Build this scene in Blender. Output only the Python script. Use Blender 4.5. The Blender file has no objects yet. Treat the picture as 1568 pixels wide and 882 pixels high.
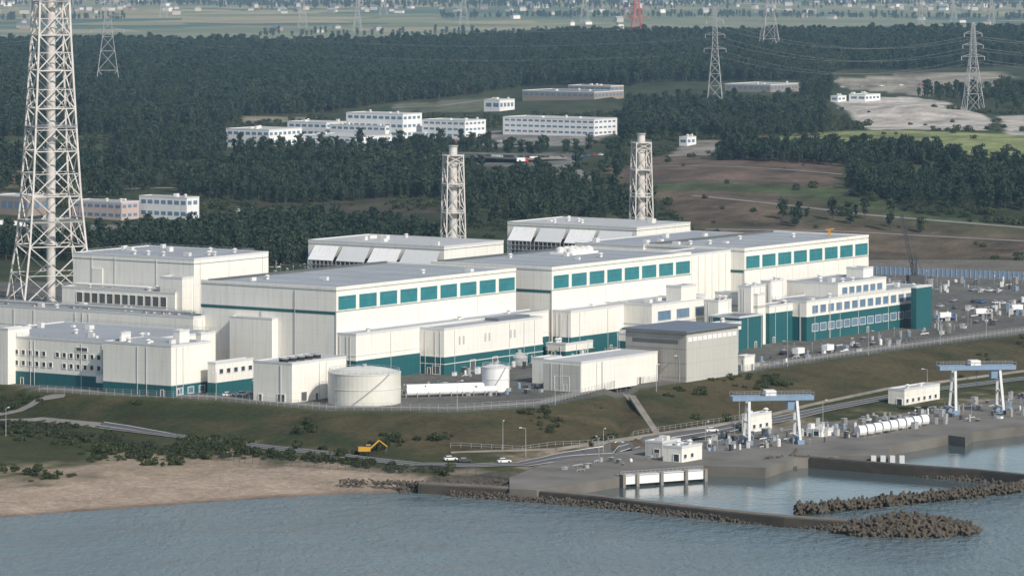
import bpy, math, random
import numpy as np
from mathutils import Vector
random.seed(7); rng=np.random.default_rng(7)
S=bpy.context.scene
# survey frame: origin under the aerial viewpoint, z=0 sea level, plant grade z=12, plant grid axes E1 (along coast) / E2 (inland)
CAMZ=172.; F=7056.; VH=-116.; U0=784.
A=math.atan2(.822,.57); E1=(math.cos(A),math.sin(A)); E2=(-math.sin(A),math.cos(A))
def at(u,v,z):
    D=F*(CAMZ-z)/(v-VH); return ((u-U0)*D/F,D)
# ---------------------------------------------------------------- materials
def newmat(name):
    m=bpy.data.materials.new(name); m.use_nodes=True; nt=m.node_tree
    b=nt.nodes['Principled BSDF']; return m,nt,b
class NB:
    def __init__(s,nt): s.nt=nt
    def M(s,op,a,b=None,c=None):
        n=s.nt.nodes.new('ShaderNodeMath'); n.operation=op
        for i,x in enumerate((a,b,c)):
            if x is None: continue
            if isinstance(x,(int,float)): n.inputs[i].default_value=x
            else: s.nt.links.new(x,n.inputs[i])
        return n.outputs[0]
    def noise(s,vec,scale,detail=4,rough=.55,sc=None):
        if sc is not None:
            mp=s.nt.nodes.new('ShaderNodeMapping'); mp.inputs['Scale'].default_value=sc
            s.nt.links.new(vec,mp.inputs['Vector']); vec=mp.outputs[0]
        n=s.nt.nodes.new('ShaderNodeTexNoise'); n.inputs['Scale'].default_value=scale
        n.inputs['Detail'].default_value=detail; n.inputs['Roughness'].default_value=rough
        s.nt.links.new(vec,n.inputs['Vector']); return n.outputs['Fac']
    def mix(s,f,a,b,mode='MIX'):
        n=s.nt.nodes.new('ShaderNodeMix'); n.data_type='RGBA'; n.blend_type=mode
        for i,x in ((0,f),(6,a),(7,b)):
            if isinstance(x,(int,float)): n.inputs[i].default_value=x
            elif isinstance(x,tuple): n.inputs[i].default_value=(x[0],x[1],x[2],1)
            else: s.nt.links.new(x,n.inputs[i])
        return n.outputs[2]
    def scale(s,col,f):
        n=s.nt.nodes.new('ShaderNodeVectorMath'); n.operation='SCALE'
        if isinstance(col,tuple): n.inputs[0].default_value=col
        else: s.nt.links.new(col,n.inputs[0])
        s.nt.links.new(f,n.inputs['Scale']); return n.outputs[0]
    def pos(s): return s.nt.nodes.new('ShaderNodeNewGeometry').outputs['Position']
    def bump(s,h,b,strength=.5,dist=.3):
        n=s.nt.nodes.new('ShaderNodeBump'); n.inputs['Strength'].default_value=strength
        n.inputs['Distance'].default_value=dist; s.nt.links.new(h,n.inputs['Height'])
        s.nt.links.new(n.outputs[0],b.inputs['Normal'])
def plain(name,col,rough=.6,var=.25,scale=.4,metal=0.,spec=.5):
    m,nt,b=newmat(name); nb=NB(nt); p=nb.pos()
    n=nb.noise(p,scale); f=nb.M('MULTIPLY_ADD',n,2*var,1-var)
    nt.links.new(nb.scale(col,f),b.inputs['Base Color'])
    b.inputs['Roughness'].default_value=rough; b.inputs['Metallic'].default_value=metal
    b.inputs['Specular IOR Level'].default_value=spec
    return m
def panel(name,col,px=3.1,pz=4.2,dark=.085,dirt=.17,rough=.55,lw=.05):
    m,nt,b=newmat(name); nb=NB(nt)
    tc=nt.nodes.new('ShaderNodeTexCoord'); o=tc.outputs['Object']
    sp=nt.nodes.new('ShaderNodeSeparateXYZ'); nt.links.new(o,sp.inputs[0])
    sn=nt.nodes.new('ShaderNodeSeparateXYZ'); nt.links.new(tc.outputs['Normal'],sn.inputs[0])
    def line(c,p,w): return nb.M('LESS_THAN',nb.M('FRACT',nb.M('DIVIDE',nb.M('ADD',c,.37*p),p)),w)
    nx=nb.M('GREATER_THAN',nb.M('ABSOLUTE',sn.outputs[0]),.5); ny=nb.M('GREATER_THAN',nb.M('ABSOLUTE',sn.outputs[1]),.5)
    side=nb.M('MAXIMUM',nx,ny)
    l=nb.M('MAXIMUM',nb.M('MULTIPLY',line(sp.outputs[0],px,lw),ny),nb.M('MULTIPLY',line(sp.outputs[1],px,lw),nx))
    l=nb.M('MAXIMUM',l,nb.M('MULTIPLY',line(sp.outputs[2],pz,lw*.7),side))
    n1=nb.noise(o,.05,3); n2=nb.noise(o,1.,5,.6,sc=(.9,.9,.06))
    st=nb.M('MULTIPLY',nb.M('MAXIMUM',nb.M('SUBTRACT',n2,.5),0),2.)
    f=nb.M('SUBTRACT',1.,nb.M('MULTIPLY',l,dark))
    f=nb.M('MULTIPLY',f,nb.M('MULTIPLY_ADD',n1,.2,.9))
    f=nb.M('MULTIPLY',f,nb.M('SUBTRACT',1.,nb.M('MULTIPLY',st,dirt*2)))
    nt.links.new(nb.scale(col,f),b.inputs['Base Color']); b.inputs['Roughness'].default_value=rough
    return m
MT={}
MT['walls']=panel('cream_panel_cladding',(.81,.785,.71))
MT['walls_white']=panel('white_cladding',(.80,.80,.78),px=2.5,pz=3)
MT['walls_concrete']=panel('grey_ribbed_cladding',(.34,.325,.30),px=.9,pz=5,dark=.25,lw=.15)
MT['walls_grey']=panel('grey_cladding_and_shade',(.50,.49,.45),px=1.2,pz=5,lw=.1)  # real grey cladding, also the painted side shade of one storage building
MT['walls_pink']=panel('pink_cladding',(.52,.41,.38),px=4,pz=4)
MT['walls_brown']=panel('brown_cladding',(.30,.25,.21),px=4,pz=4)
MT['green']=panel('teal_cladding',(.016,.11,.122),px=2.6,pz=3,dark=.3)
MT['glass']=plain('teal_glazing',(.035,.20,.225),.2,.3,.3)
MT['glass_dark']=plain('dark_window_glass',(.05,.07,.09),.15,.3,.5)
MT['glass_blue']=plain('office_window_glass',(.14,.22,.31),.15,.35,.4)
MT['trim']=plain('pale_trim',(.76,.74,.68),.5,.08)
MT['coping']=plain('metal_coping',(.60,.61,.60),.4,.08)
MT['coping_dark']=plain('dark_coping',(.12,.19,.20),.4,.1)
MT['roof']=plain('grey_roof_sheet',(.30,.32,.335),.75,.22,.06)
MT['roof_white']=plain('pale_roof_sheet',(.42,.43,.425),.75,.2,.1)
MT['roof_dark']=plain('dark_roof_sheet',(.14,.16,.19),.5,.15,.2)
MT['steel']=plain('galvanised_steel',(.34,.35,.35),.5,.2,.5)
MT['white_steel']=plain('white_painted_steel',(.66,.65,.62),.5,.15,.3)
MT['stack_steel']=plain('weathered_white_paint',(.58,.55,.51),.6,.35,.25)
MT['dark_steel']=plain('dark_steel',(.06,.065,.07),.5,.3,.5)
MT['louver']=plain('dark_louver',(.10,.11,.11),.6,.3,.5)
MT['blue_steel']=plain('blue_grey_paint',(.20,.29,.40),.5,.2,.4)
MT['red_steel']=plain('red_painted_steel',(.45,.08,.06),.5,.15,.4)
MT['yellow']=plain('yellow_paint',(.55,.30,.03),.45,.15,.8)
MT['rubber']=plain('black_rubber',(.02,.02,.02),.8,.2,1)
MT['concrete']=plain('weathered_concrete',(.23,.21,.18),.9,.5,.12)
MT['quay']=plain('quay_paving',(.15,.14,.12),.9,.7,.07)
MT['concrete_dark']=plain('wet_dark_concrete',(.07,.06,.048),.8,.5,.3)
MT['cap']=plain('stained_breakwater_top',(.15,.13,.105),.9,.6,.25)
MT['asphalt']=plain('asphalt',(.085,.085,.085),.9,.3,.2)
MT['paving']=plain('pale_concrete_paving',(.20,.19,.17),.9,.35,.1)
MT['paint']=plain('road_paint',(.75,.75,.72),.7,.1)
MT['rock']=plain('rock',(.085,.073,.058),.9,.6,.4)
MT['tetra']=plain('tetrapod_concrete',(.078,.066,.050),.9,.6,.25)
MT['pale_paint']=plain('tank_cream_paint',(.66,.65,.575),.45,.15,.15)
MT['pond']=plain('pond_water',(.03,.04,.05),.1,.2,.1)
# ---------------------------------------------------------------- mesh builder
def mkmesh(name,v,f,mats):
    me=bpy.data.meshes.new(name); me.from_pydata([tuple(p) for p in v],[],f); 
    for m in mats: me.materials.append(m)
    me.update(); return me
class MB:
    def __init__(s): s.p={}
    def add(s,part,v,f):
        V,Fc=s.p.setdefault(part,([],[])); o=len(V); V.extend(v); Fc.extend([tuple(i+o for i in q) for q in f])
    def box(s,part,x0,x1,y0,y1,z0,z1):
        v=[(x,y,z) for z in (z0,z1) for y in (y0,y1) for x in (x0,x1)]
        s.add(part,v,[(0,2,3,1),(4,5,7,6),(0,1,5,4),(2,6,7,3),(0,4,6,2),(1,3,7,5)])
    def rbox(s,part,cx,cy,z0,z1,lx,ly,ang):
        c,n=math.cos(ang),math.sin(ang); v=[]
        for z in (z0,z1):
            for y in (-ly/2,ly/2):
                for x in (-lx/2,lx/2): v.append((cx+x*c-y*n,cy+x*n+y*c,z))
        s.add(part,v,[(0,2,3,1),(4,5,7,6),(0,1,5,4),(2,6,7,3),(0,4,6,2),(1,3,7,5)])
    def cyl(s,part,cx,cy,z0,z1,r,n=16,r2=None):
        r2=r if r2 is None else r2; v=[]
        for z,q in ((z0,r),(z1,r2)):
            for i in range(n): a=2*math.pi*i/n; v.append((cx+q*math.cos(a),cy+q*math.sin(a),z))
        f=[(i,(i+1)%n,n+(i+1)%n,n+i) for i in range(n)]+[tuple(range(n))[::-1],tuple(range(n,2*n))]
        s.add(part,v,f)
    def tube(s,part,p,q,r,n=4,r2=None):
        p=Vector(p); q=Vector(q); d=(q-p); 
        if d.length<1e-6: return
        d.normalize(); up=Vector((0,0,1)) if abs(d.z)<.9 else Vector((1,0,0))
        a=d.cross(up).normalized(); b=d.cross(a); r2=r if r2 is None else r2; v=[]
        for c,rr in ((p,r),(q,r2)):
            for i in range(n):
                t=2*math.pi*(i+.5)/n; v.append(tuple(c+a*(rr*math.cos(t))+b*(rr*math.sin(t))))
        f=[(i,n+i,n+(i+1)%n,(i+1)%n) for i in range(n)]+[tuple(range(n)),tuple(range(n,2*n))[::-1]]
        s.add(part,v,f)
    def prism(s,part,pts,z0,z1):
        n=len(pts); ar=sum(pts[i][0]*pts[(i+1)%n][1]-pts[(i+1)%n][0]*pts[i][1] for i in range(n))
        if ar<0: pts=pts[::-1]
        v=[(x,y,z0) for x,y in pts]+[(x,y,z1) for x,y in pts]
        s.add(part,v,[(i,(i+1)%n,n+(i+1)%n,n+i) for i in range(n)]+[tuple(range(n,2*n))])
    def finish(s,name,loc=(0,0,0),rot=0.):
        keys=list(s.p)
        if len(keys)==1:
            k=keys[0]; o=bpy.data.objects.new(name,mkmesh(name,*s.p[k],[MT[k]]))
            o.location=loc; o.rotation_euler[2]=rot; S.collection.objects.link(o); return o
        e=bpy.data.objects.new(name,None); e.location=loc; e.rotation_euler[2]=rot; S.collection.objects.link(e)
        for k in keys:
            o=bpy.data.objects.new(k,mkmesh(name+'_'+k,*s.p[k],[MT[k]])); o.parent=e; S.collection.objects.link(o)
        return e
    def onemesh(s,name):
        V=[];Fc=[];mi=[];mats=[]
        for i,k in enumerate(s.p):
            v,f=s.p[k]; o=len(V); V+=v; Fc+=[tuple(j+o for j in q) for q in f]; mi+=[i]*len(f); mats.append(MT[k])
        me=mkmesh(name,V,Fc,mats); me.polygons.foreach_set('material_index',mi); return me
# ---------------------------------------------------------------- terrain
def shore(pts,z):
    us=[p[0] for p in pts]; Ds=[at(p[0],p[1],z)[1] for p in pts]; return np.array(us,float),np.array(Ds)
LN=[shore([(-600,830),(0,792),(300,770),(500,757),(640,752),(780,746),(860,730),(950,706),(1080,692),(1200,680),(1370,660),(1450,648),(1568,630),(2200,555)],0),
    shore([(-600,800),(0,752),(200,730),(400,716),(600,722),(660,728),(780,722),(860,706),(950,684),(1080,670),(1200,656),(1370,636),(1450,626),(1568,608),(2200,530)],3),
    shore([(-600,650),(0,645),(60,645),(200,660),(350,672),(500,688),(700,697),(850,690),(1000,668),(1150,645),(1240,622),(1360,597),(1568,570),(2200,500)],5),
    shore([(-600,575),(0,588),(60,602),(150,608),(330,616),(500,632),(700,634),(830,626),(950,604),(1130,575),(1300,549),(1568,514),(2200,450)],12)]
def smooth(t): t=np.clip(t,0,1); return t*t*(3-2*t)
def lines(x,y):
    u=U0+F*x/np.maximum(y,700.); return u,[np.interp(u,a,b) for a,b in LN]
def height(x,y):
    x=np.asarray(x,float); y=np.asarray(y,float)
    u,d=lines(x,y)
    ks=[d[0]-50,d[0],d[1],d[2],d[3]]; zs=[-5,0,3,5,12]; h=np.full(x.shape,-5.)
    for k in range(4): h=h+(zs[k+1]-zs[k])*np.clip((y-ks[k])/(ks[k+1]-ks[k]),0,1)
    hl=np.interp(y,[2050,2300,2420,2700,2900,3200,3900,4500,4900,5300],[0,6,10,20,23,27,33,34,16,-2])
    hr=np.interp(y,[2200,2320,2600,3200,3900,4500,4900,5300],[0,13,28,33,40,45,22,-2])
    w=smooth((x+120)/260.)
    n=np.sin(x*.011+y*.004)*np.cos(y*.009-x*.003+1)*2.2+np.sin(x*.03+1.3)*np.sin(y*.024+x*.008)*1.1
    h=h+hl*(1-w)+hr*w+n*smooth((y-2250)/250)*(1-.8*smooth((y-4800)/500))
    q=np.exp(-(((x-265)/42)**2+((y-3090)/50)**2)); h=h+7*q
    return h
_D=np.concatenate([np.arange(1150,3600,1.),np.arange(3600,16000,8.)])
def gnd(u,v):
    x=(u-U0)*_D/F; rz=CAMZ-(v-VH)*_D/F; h=height(x,_D); i=int(np.argmax(h>=rz))
    return (float(x[i]),float(_D[i]),float(h[i]))
def hz(x,y): return float(height(np.array([x]),np.array([y]))[0])
def inpoly(x,y,P):
    r=np.zeros(x.shape,bool); n=len(P); j=n-1
    for i in range(n):
        xi,yi=P[i][:2]; xj,yj=P[j][:2]
        c=((yi>y)!=(yj>y))&(x<(xj-xi)*(y-yi)/((yj-yi) if yj!=yi else 1e-9)+xi); r^=c; j=i
    return r
xl=np.concatenate([-np.geomspace(16000,620,16),np.arange(-600,-260,20),np.arange(-260,330,4),np.arange(330,620,20),np.geomspace(640,16000,16)])
yl=np.concatenate([np.arange(-400,1100,150),np.arange(1100,1300,10),np.arange(1300,1900,3.5),np.arange(1900,3250,6),np.arange(3250,5400,30),np.geomspace(5430,30000,28)])
X,Y=np.meshgrid(xl,yl); Z=height(X,Y)
U,d=lines(X,Y)
def fbm(x,y,s):
    r=0; a=1
    for k in range(4):
        r=r+a*np.sin(x*s*1.3+y*s*.7+k*2.1+1.5*np.sin(y*s*.9+k))*np.sin(y*s*1.1-x*s*.5+k*1.7+1.3*np.sin(x*s+k*.6)); s*=2.1; a*=.6
    return r
C=np.zeros(X.shape+(3,)); 
def setc(mask,col): C[mask]=col
def mixc(mask,t,c1,c2):
    t=np.clip(t,0,1)[...,None]; v=np.array(c1)*(1-t)+np.array(c2)*t; C[mask]=v[mask]
n1=fbm(X,Y,.03); n2=fbm(X+50,Y,.11)
setc(Y<99999,(.09,.11,.10))
m=(Y>d[0]-12)&(Y<=d[1]+2); mixc(m,(Y-d[0]+1)/8+.15*n2,(.16,.11,.08),(.36,.285,.215))
m=(Y>d[0]-12)&(Y<=d[1]+2)&(U>645); setc(m,(.09,.08,.065))
m=(Y>d[1])&(Y<=d[2]+1)
mixc(m,.30+.42*n1+.5*n2+np.clip((U-400)/200,-.2,.9)+(Y-d[1]-25)/50.,(.32,.255,.185),(.055,.062,.026))
m=(Y>d[2])&(Y<=d[3]); mixc(m,.42+.35*n1+.4*n2+np.clip((450-U)/500,-.4,.3),(.085,.07,.037),(.036,.048,.02))
m=(Y>d[3])&(Y<2100); mixc(m,.5+.3*n1,(.165,.16,.14),(.11,.11,.10))
m=(Y>d[3])&(Y<d[3]+7); setc(m,(.065,.075,.03))
m=(Y>=2060)&(Y<5200); mixc(m,.5+.4*n1+.3*n2,(.028,.040,.018),(.062,.073,.034))
m=(Y>=2060)&(Y<2200)&(X>120); setc(m,(.16,.145,.12))
m=(Y>=5000); mixc(m,.5+.4*n1,(.16,.2,.07),(.06,.1,.04))
PAINT=[([(905,262),(1010,238),(1295,244),(1300,300),(1420,336),(1640,350),(1640,396),(1330,398),(1060,352),(1000,310)],(.080,.072,.042)),
 ([(925,262),(1010,240),(1290,246),(1284,262),(1270,284),(980,284)],(.125,.09,.066)),
 ([(1005,292),(1185,296),(1200,340),(1055,345)],(.115,.086,.058)),
 ([(1060,350),(1250,345),(1568,362),(1640,366),(1640,396),(1330,396)],(.12,.093,.063)),
 ([(960,286),(1290,290),(1400,330),(1568,345),(1568,352),(1390,338),(1200,297),(1000,291)],(.065,.082,.036)),
 ([(1150,206),(1700,205),(1700,240),(1470,243),(1440,229),(1150,222)],(.21,.235,.10)),
 ([(1278,158),(1400,148),(1525,184),(1510,200),(1330,200)],(.43,.40,.35)),
 ([(1528,178),(1620,174),(1620,206),(1545,208)],(.42,.39,.34)),
 ([(1270,122),(1530,110),(1545,136),(1400,146),(1290,135)],(.27,.25,.20)),
 ([(300,306),(640,300),(700,330),(380,336)],(.06,.055,.035)),
 ([(0,210),(120,205),(290,225),(280,250),(120,255),(0,240)],(.06,.08,.035)),
 ([(0,262),(60,258),(40,285),(0,290)],(.15,.11,.07)),
 ([(345,222),(560,212),(600,230),(420,236)],(.15,.15,.13)),
 ([(640,206),(960,205),(900,222),(740,225)],(.22,.21,.19)),
 ([(600,160),(745,150),(745,172),(610,172)],(.13,.14,.09)),
 ([(600,238),(880,234),(890,254),(640,256)],(.16,.16,.14)),
 ([(370,178),(500,180),(440,188),(370,188)],(.22,.2,.15)),
 ([(0,335),(130,345),(300,340),(310,350),(120,358),(0,358)],(.18,.17,.15)),
 ([(1060,215),(1110,215),(1090,238),(1020,240)],(.22,.2,.17)),
 ([(840,255),(870,252),(905,272),(890,280)],(.28,.27,.24))]
for P,c in PAINT:
    Pw=[gnd(*p) for p in P]; k=inpoly(X,Y,Pw); C[k]=np.array(c)*(1+.25*n2[k][:,None]+.18*n1[k][:,None]).clip(.5,1.5)
nv=X.size; W=len(xl); Hn=len(yl)
idx=np.arange(nv).reshape(Hn,W)
fc=np.stack([idx[:-1,:-1],idx[:-1,1:],idx[1:,1:],idx[1:,:-1]],-1).reshape(-1,4)
me=bpy.data.meshes.new('ground'); me.vertices.add(nv)
me.vertices.foreach_set('co',np.stack([X,Y,Z],-1).astype(np.float32).ravel())
me.loops.add(fc.size); me.loops.foreach_set('vertex_index',fc.astype(np.int32).ravel())
me.polygons.add(len(fc)); me.polygons.foreach_set('loop_start',np.arange(0,fc.size,4,dtype=np.int32))
me.update(calc_edges=True); me.shade_smooth()
ca=me.attributes.new('Col','FLOAT_COLOR','POINT')
ca.data.foreach_set('color',np.concatenate([C,np.ones(X.shape+(1,))],-1).astype(np.float32).ravel())
m,nt,b=newmat('ground'); nb=NB(nt); p=nb.pos()
atn=nt.nodes.new('ShaderNodeAttribute'); atn.attribute_name='Col'
f1=nb.noise(p,.05,6,.65); f2=nb.noise(p,.45,6,.75)
f=nb.M('MULTIPLY',nb.M('MULTIPLY_ADD',f1,1.2,.4),nb.M('MULTIPLY_ADD',f2,1.7,.15))
near=nb.scale(atn.outputs['Color'],f)
mp=nt.nodes.new('ShaderNodeMapping'); mp.inputs['Rotation'].default_value=(0,0,.12); mp.inputs['Scale'].default_value=(.0035,.004,1)
nt.links.new(p,mp.inputs[0])
vo=nt.nodes.new('ShaderNodeTexVoronoi'); vo.inputs['Scale'].default_value=1.; nt.links.new(mp.outputs[0],vo.inputs['Vector'])
cr=nt.nodes.new('ShaderNodeValToRGB'); nt.links.new(nb.M('FRACT',nb.M('MULTIPLY',vo.outputs['Color'],3.3)),cr.inputs[0])
e=cr.color_ramp; e.interpolation='CONSTANT'; e.elements[0].color=(.15,.18,.10,1); e.elements[1].position=.3; e.elements[1].color=(.22,.22,.12,1)
for q,c in ((.5,(.10,.14,.09)),(.62,(.28,.26,.16)),(.8,(.07,.11,.08)),(.9,(.19,.20,.12))):
    el=e.elements.new(q); el.color=(*c,1)
sy=nt.nodes.new('ShaderNodeSeparateXYZ'); nt.links.new(p,sy.inputs[0])
far=nb.M('GREATER_THAN',sy.outputs[1],5150.)
fn_=nb.noise(p,.02,4,.6,sc=(.4,1,1)); farc=nb.scale(cr.outputs[0],nb.M('MULTIPLY_ADD',fn_,1.4,.3))
nt.links.new(nb.mix(far,near,farc),b.inputs['Base Color']); b.inputs['Roughness'].default_value=.95
b.inputs['Specular IOR Level'].default_value=.15
nb.bump(f2,b,.9,1.1)
me.materials.append(m); g=bpy.data.objects.new('ground',me); S.collection.objects.link(g)
# ---------------------------------------------------------------- water
def watermat(name,col,bs,dist,rough,s1,big=0.):
    m,nt,b=newmat(name); nb=NB(nt); p=nb.pos()
    a=nb.noise(p,s1,4,.65,sc=(1.2,.45,1)); c=nb.noise(p,s1*.18,4,.6,sc=(1.,1.,1))
    h=nb.M('ADD',a,nb.M('MULTIPLY',c,1.2)); nb.bump(h,b,bs,dist)
    cv=nb.noise(p,.012,4,.6,sc=(.6,1.4,1)); gust=nb.noise(p,.035,4,.6,sc=(.5,1.1,1))
    nt.links.new(nb.scale(col,nb.M('MULTIPLY_ADD',cv,.6,.7)),b.inputs['Base Color'])
    nt.links.new(nb.M('MULTIPLY_ADD',gust,.3*big,rough),b.inputs['Roughness']); b.inputs['IOR'].default_value=1.33; return m
MT['sea']=watermat('sea_water',(.125,.17,.18),1.,2.6,.05,.3,1.)
MT['basin']=watermat('calm_water',(.07,.10,.105),.25,.3,.05,.6)
mb=MB(); mb.add('sea',[(-16000,-3000,0),(16000,-3000,0),(16000,2300,0),(-16000,2300,0)],[(0,1,2,3)]); mb.finish('sea')
def poly_at(pts,z): return [at(u,v,z) for u,v in pts]
mb=MB(); bp=poly_at([(800,762),(1000,782),(1210,805),(1240,790),(1700,732),(2300,650),(2300,560),(1568,628),(1370,655),(1080,690),(950,706),(860,728)],0)
mb.add('basin',[(x,y,.06) for x,y in bp],[tuple(range(len(bp)))]); mb.finish('harbor_water')
# ---------------------------------------------------------------- buildings
def solve(P,e,u):
    k=(u-U0)/F; return (k*P[1]-P[0])/(e[0]-k*e[1])
class Bld(MB):
    def __init__(s,uL,uC,uR,v,zt,zb=11.6,wall='walls',roof='roof',cop='coping',P=None):
        super().__init__()
        s.P=at(uC,v,zt) if P is None else P; s.b=solve(s.P,E2,uL); s.a=solve(s.P,E1,uR); s.zt=zt; s.zb=zb
        a,b=s.a,s.b; s.wall=wall
        s.box(wall,0,a,0,b,zb,zt)
        s.box(roof,.4,a-.4,.4,b-.4,zt-.1,zt+.12)
        if cop: s.ring(cop,0,a,0,b,zt,.55)
    def ring(s,part,x0,x1,y0,y1,z,h,w=.35,pr=.08):
        s.box(part,x0-pr,x1+pr,y0-pr,y0+w,z-.15,z+h); s.box(part,x0-pr,x1+pr,y1-w,y1+pr,z-.15,z+h)
        s.box(part,x0-pr,x0+w,y0+w,y1-w,z-.15,z+h); s.box(part,x1-w,x1+pr,y0+w,y1-w,z-.15,z+h)
    def band(s,part,z0,z1,pr=.06): s.box(part,-pr,s.a+pr,-pr,s.b+pr,z0,z1)
    def ws(s,x0,x1,z0,z1,part='glass',fr='trim',y=0.,fw=.18):
        s.box(part,x0,x1,y-.07,y+.1,z0,z1)
        if fr:
            s.box(fr,x0-fw,x1+fw,y-.2,y+.1,z1,z1+fw); s.box(fr,x0-fw,x1+fw,y-.2,y+.1,z0-fw,z0)
            s.box(fr,x0-fw,x0,y-.2,y+.1,z0,z1); s.box(fr,x1,x1+fw,y-.2,y+.1,z0,z1)
    def wl(s,y0,y1,z0,z1,part='glass_dark',fr='trim',x=0.,fw=.18):
        s.box(part,x-.07,x+.1,y0,y1,z0,z1)
        if fr:
            s.box(fr,x-.2,x+.1,y0-fw,y1+fw,z1,z1+fw); s.box(fr,x-.2,x+.1,y0-fw,y1+fw,z0-fw,z0)
            s.box(fr,x-.2,x+.1,y0-fw,y0,z0,z1); s.box(fr,x-.2,x+.1,y1,y1+fw,z0,z1)
    def vents(s,n,zt=None,part='white_steel',seed=0):
        r=random.Random(seed); zt=zt or s.zt
        for i in range(n):
            x=r.uniform(.08,.9)*s.a; y=r.uniform(.08,.9)*s.b; k=r.random()
            if k<.5: s.box(part,x,x+r.uniform(1,3),y,y+r.uniform(1,3),zt,zt+r.uniform(.8,2))
            else: s.cyl(part,x,y,zt,zt+1.3,.7,10); s.cyl(part,x,y,zt+1.3,zt+1.8,1.1,10,.4)
    def rail(s,z,x0=None,x1=None,y0=None,y1=None,part='steel'):
        x0=0 if x0 is None else x0; x1=s.a if x1 is None else x1; y0=0 if y0 is None else y0; y1=s.b if y1 is None else y1
        c=[(x0,y0),(x1,y0),(x1,y1),(x0,y1)]
        for i in range(4):
            p,q=c[i],c[(i+1)%4]; L=math.dist(p,q); n=max(1,int(L/2.5))
            for hh in (.6,1.15): s.tube(part,(p[0],p[1],z+hh),(q[0],q[1],z+hh),.05)
            for k in range(n): t=k/n; s.tube(part,(p[0]+(q[0]-p[0])*t,p[1]+(q[1]-p[1])*t,z),(p[0]+(q[0]-p[0])*t,p[1]+(q[1]-p[1])*t,z+1.15),.05)
    def pipes(s,seed,n=3):
        r=random.Random(seed); z0=s.zb+.4
        for i in range(n):
            x=r.uniform(.05,.95)*s.a; s.tube('coping',(x,-.2,z0),(x,-.2,s.zt-.4),.1,5)
            y=r.uniform(.05,.95)*s.b; s.tube('coping',(-.2,y,z0),(-.2,y,s.zt-.4),.1,5)
        x=r.uniform(.1,.8)*s.a; s.ws(x,x+1.2,z0,z0+2.2,'louver'); y=r.uniform(.1,.8)*s.b; s.wl(y,y+1.2,z0,z0+2.2,'louver')
    def done(s,name): return s.finish(name,(s.P[0],s.P[1],0),A)
def turbine(uL,uC,uR,v,n,seed):
    B=Bld(uL,uC,uR,v,44); a,b=B.a,B.b; B.p.pop('coping'); B.ring('walls',0,a,0,b,44,.7)
    B.box('coping_dark',-.12,a+.12,-.12,b+.12,43.3,43.45)
    pit=a/n
    for i in range(n):
        B.ws(i*pit+.95,(i+1)*pit-.95,36.6,41.4,'glass','trim')
        B.box('coping_dark',(i+.5)*pit-.05,(i+.5)*pit+.05,-.12,.05,36.6,41.4); B.box('coping_dark',i*pit+.95,(i+1)*pit-.95,-.12,.05,39.9,40.)
        B.box('walls',i*pit-.3,i*pit+.3,-.28,.0,12,35.8)
    B.box('coping_dark',-.1,a+.1,-.1,b+.1,35.9,36.1)
    B.box('green',-.09,.5,.4,b+.05,35.0,35.9)
    B.vents(6,seed=seed)
    for i in range(1,6): B.box('coping',i*a/6-.12,i*a/6+.12,1,b-4,44.12,44.25)
    B.box('louver',2,a-2,b-3,b-1.5,44.1,44.9)
    B.tube('steel',(-.25,b*.3,12),(-.25,b*.3,43),.14,5); B.tube('steel',(-.25,b*.55,12),(-.25,b*.55,35),.14,5)
    return B
T1=turbine(308,515,790,443,9,1)
T1.box('walls',-3.2,0,26,45,12,32.4)
T1.ring('coping',-3.2,0.2,26,45,32.4,.4)
T1.box('walls_grey',-.12,0,6,9,12.2,17); T1.done('turbine_building')
T2=turbine(660,845,1058,412,8,2); T2.done('turbine_building')
T3=turbine(985,1140,1330,383,8,3); T3.done('turbine_building')
B=Bld(1000,1058,1142,391,43.4)
for i in range(9): B.box('walls',i*B.a/8-.3,i*B.a/8+.3,-.5,0,12,43)
B.done('turbine_hall_link')
B=Bld(515,545,840,513,28.4); B.band('green',12,19.3); B.box('trim',-.15,B.a+.15,-.15,B.b,19.3,19.7); B.box('trim',-.15,B.a+.15,-.15,B.b,21,21.25)
B.vents(4,seed=5); B.pipes(1); B.done('turbine_annex')
B=Bld(640,680,831,505,28); B.band('green',12,18.2); B.box('trim',-.15,B.a+.15,-.15,B.b,18.2,18.7); B.box('trim',-.1,B.a+.1,-.1,B.b,15.6,15.85)
for x in (6,16,30): 
    B.wl(2+x*0,5,12.2,15,'louver') if x==6 else B.ws(x,x+3,12.3,16,'louver')
for i in range(3): B.ws(9+i*16,10+i*16,22,25,'walls_grey',None); B.ws(11.5+i*16,12.5+i*16,22,25,'walls_grey',None)
B.box('roof_dark',B.a-24,B.a-4,3,9,28.1,29.2); B.pipes(2,4); B.done('turbine_annex')
B=Bld(847,874,1080,478,28.4); B.band('green',12,19); B.vents(3,seed=8); B.pipes(3,4); B.done('turbine_annex')
B=Bld(925,998,1079,468,29); B.band('green',12,18)
for i in range(3): B.ws(4+i*13,13+i*13,23,26.5,'glass_blue')
B.band('walls_grey',21.5,22); B.vents(4,seed=9); B.done('turbine_annex')
B=Bld(1020,1043,1066,440,34.5,zb=28.6); B.done('roof_machine_room')
B=Bld(880,905,950,498,22); B.band('green',12,19); B.done('switchgear_building')
B=Bld(1095,1160,1172,452,31); B.band('walls_grey',26,27); B.done('turbine_annex')
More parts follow.
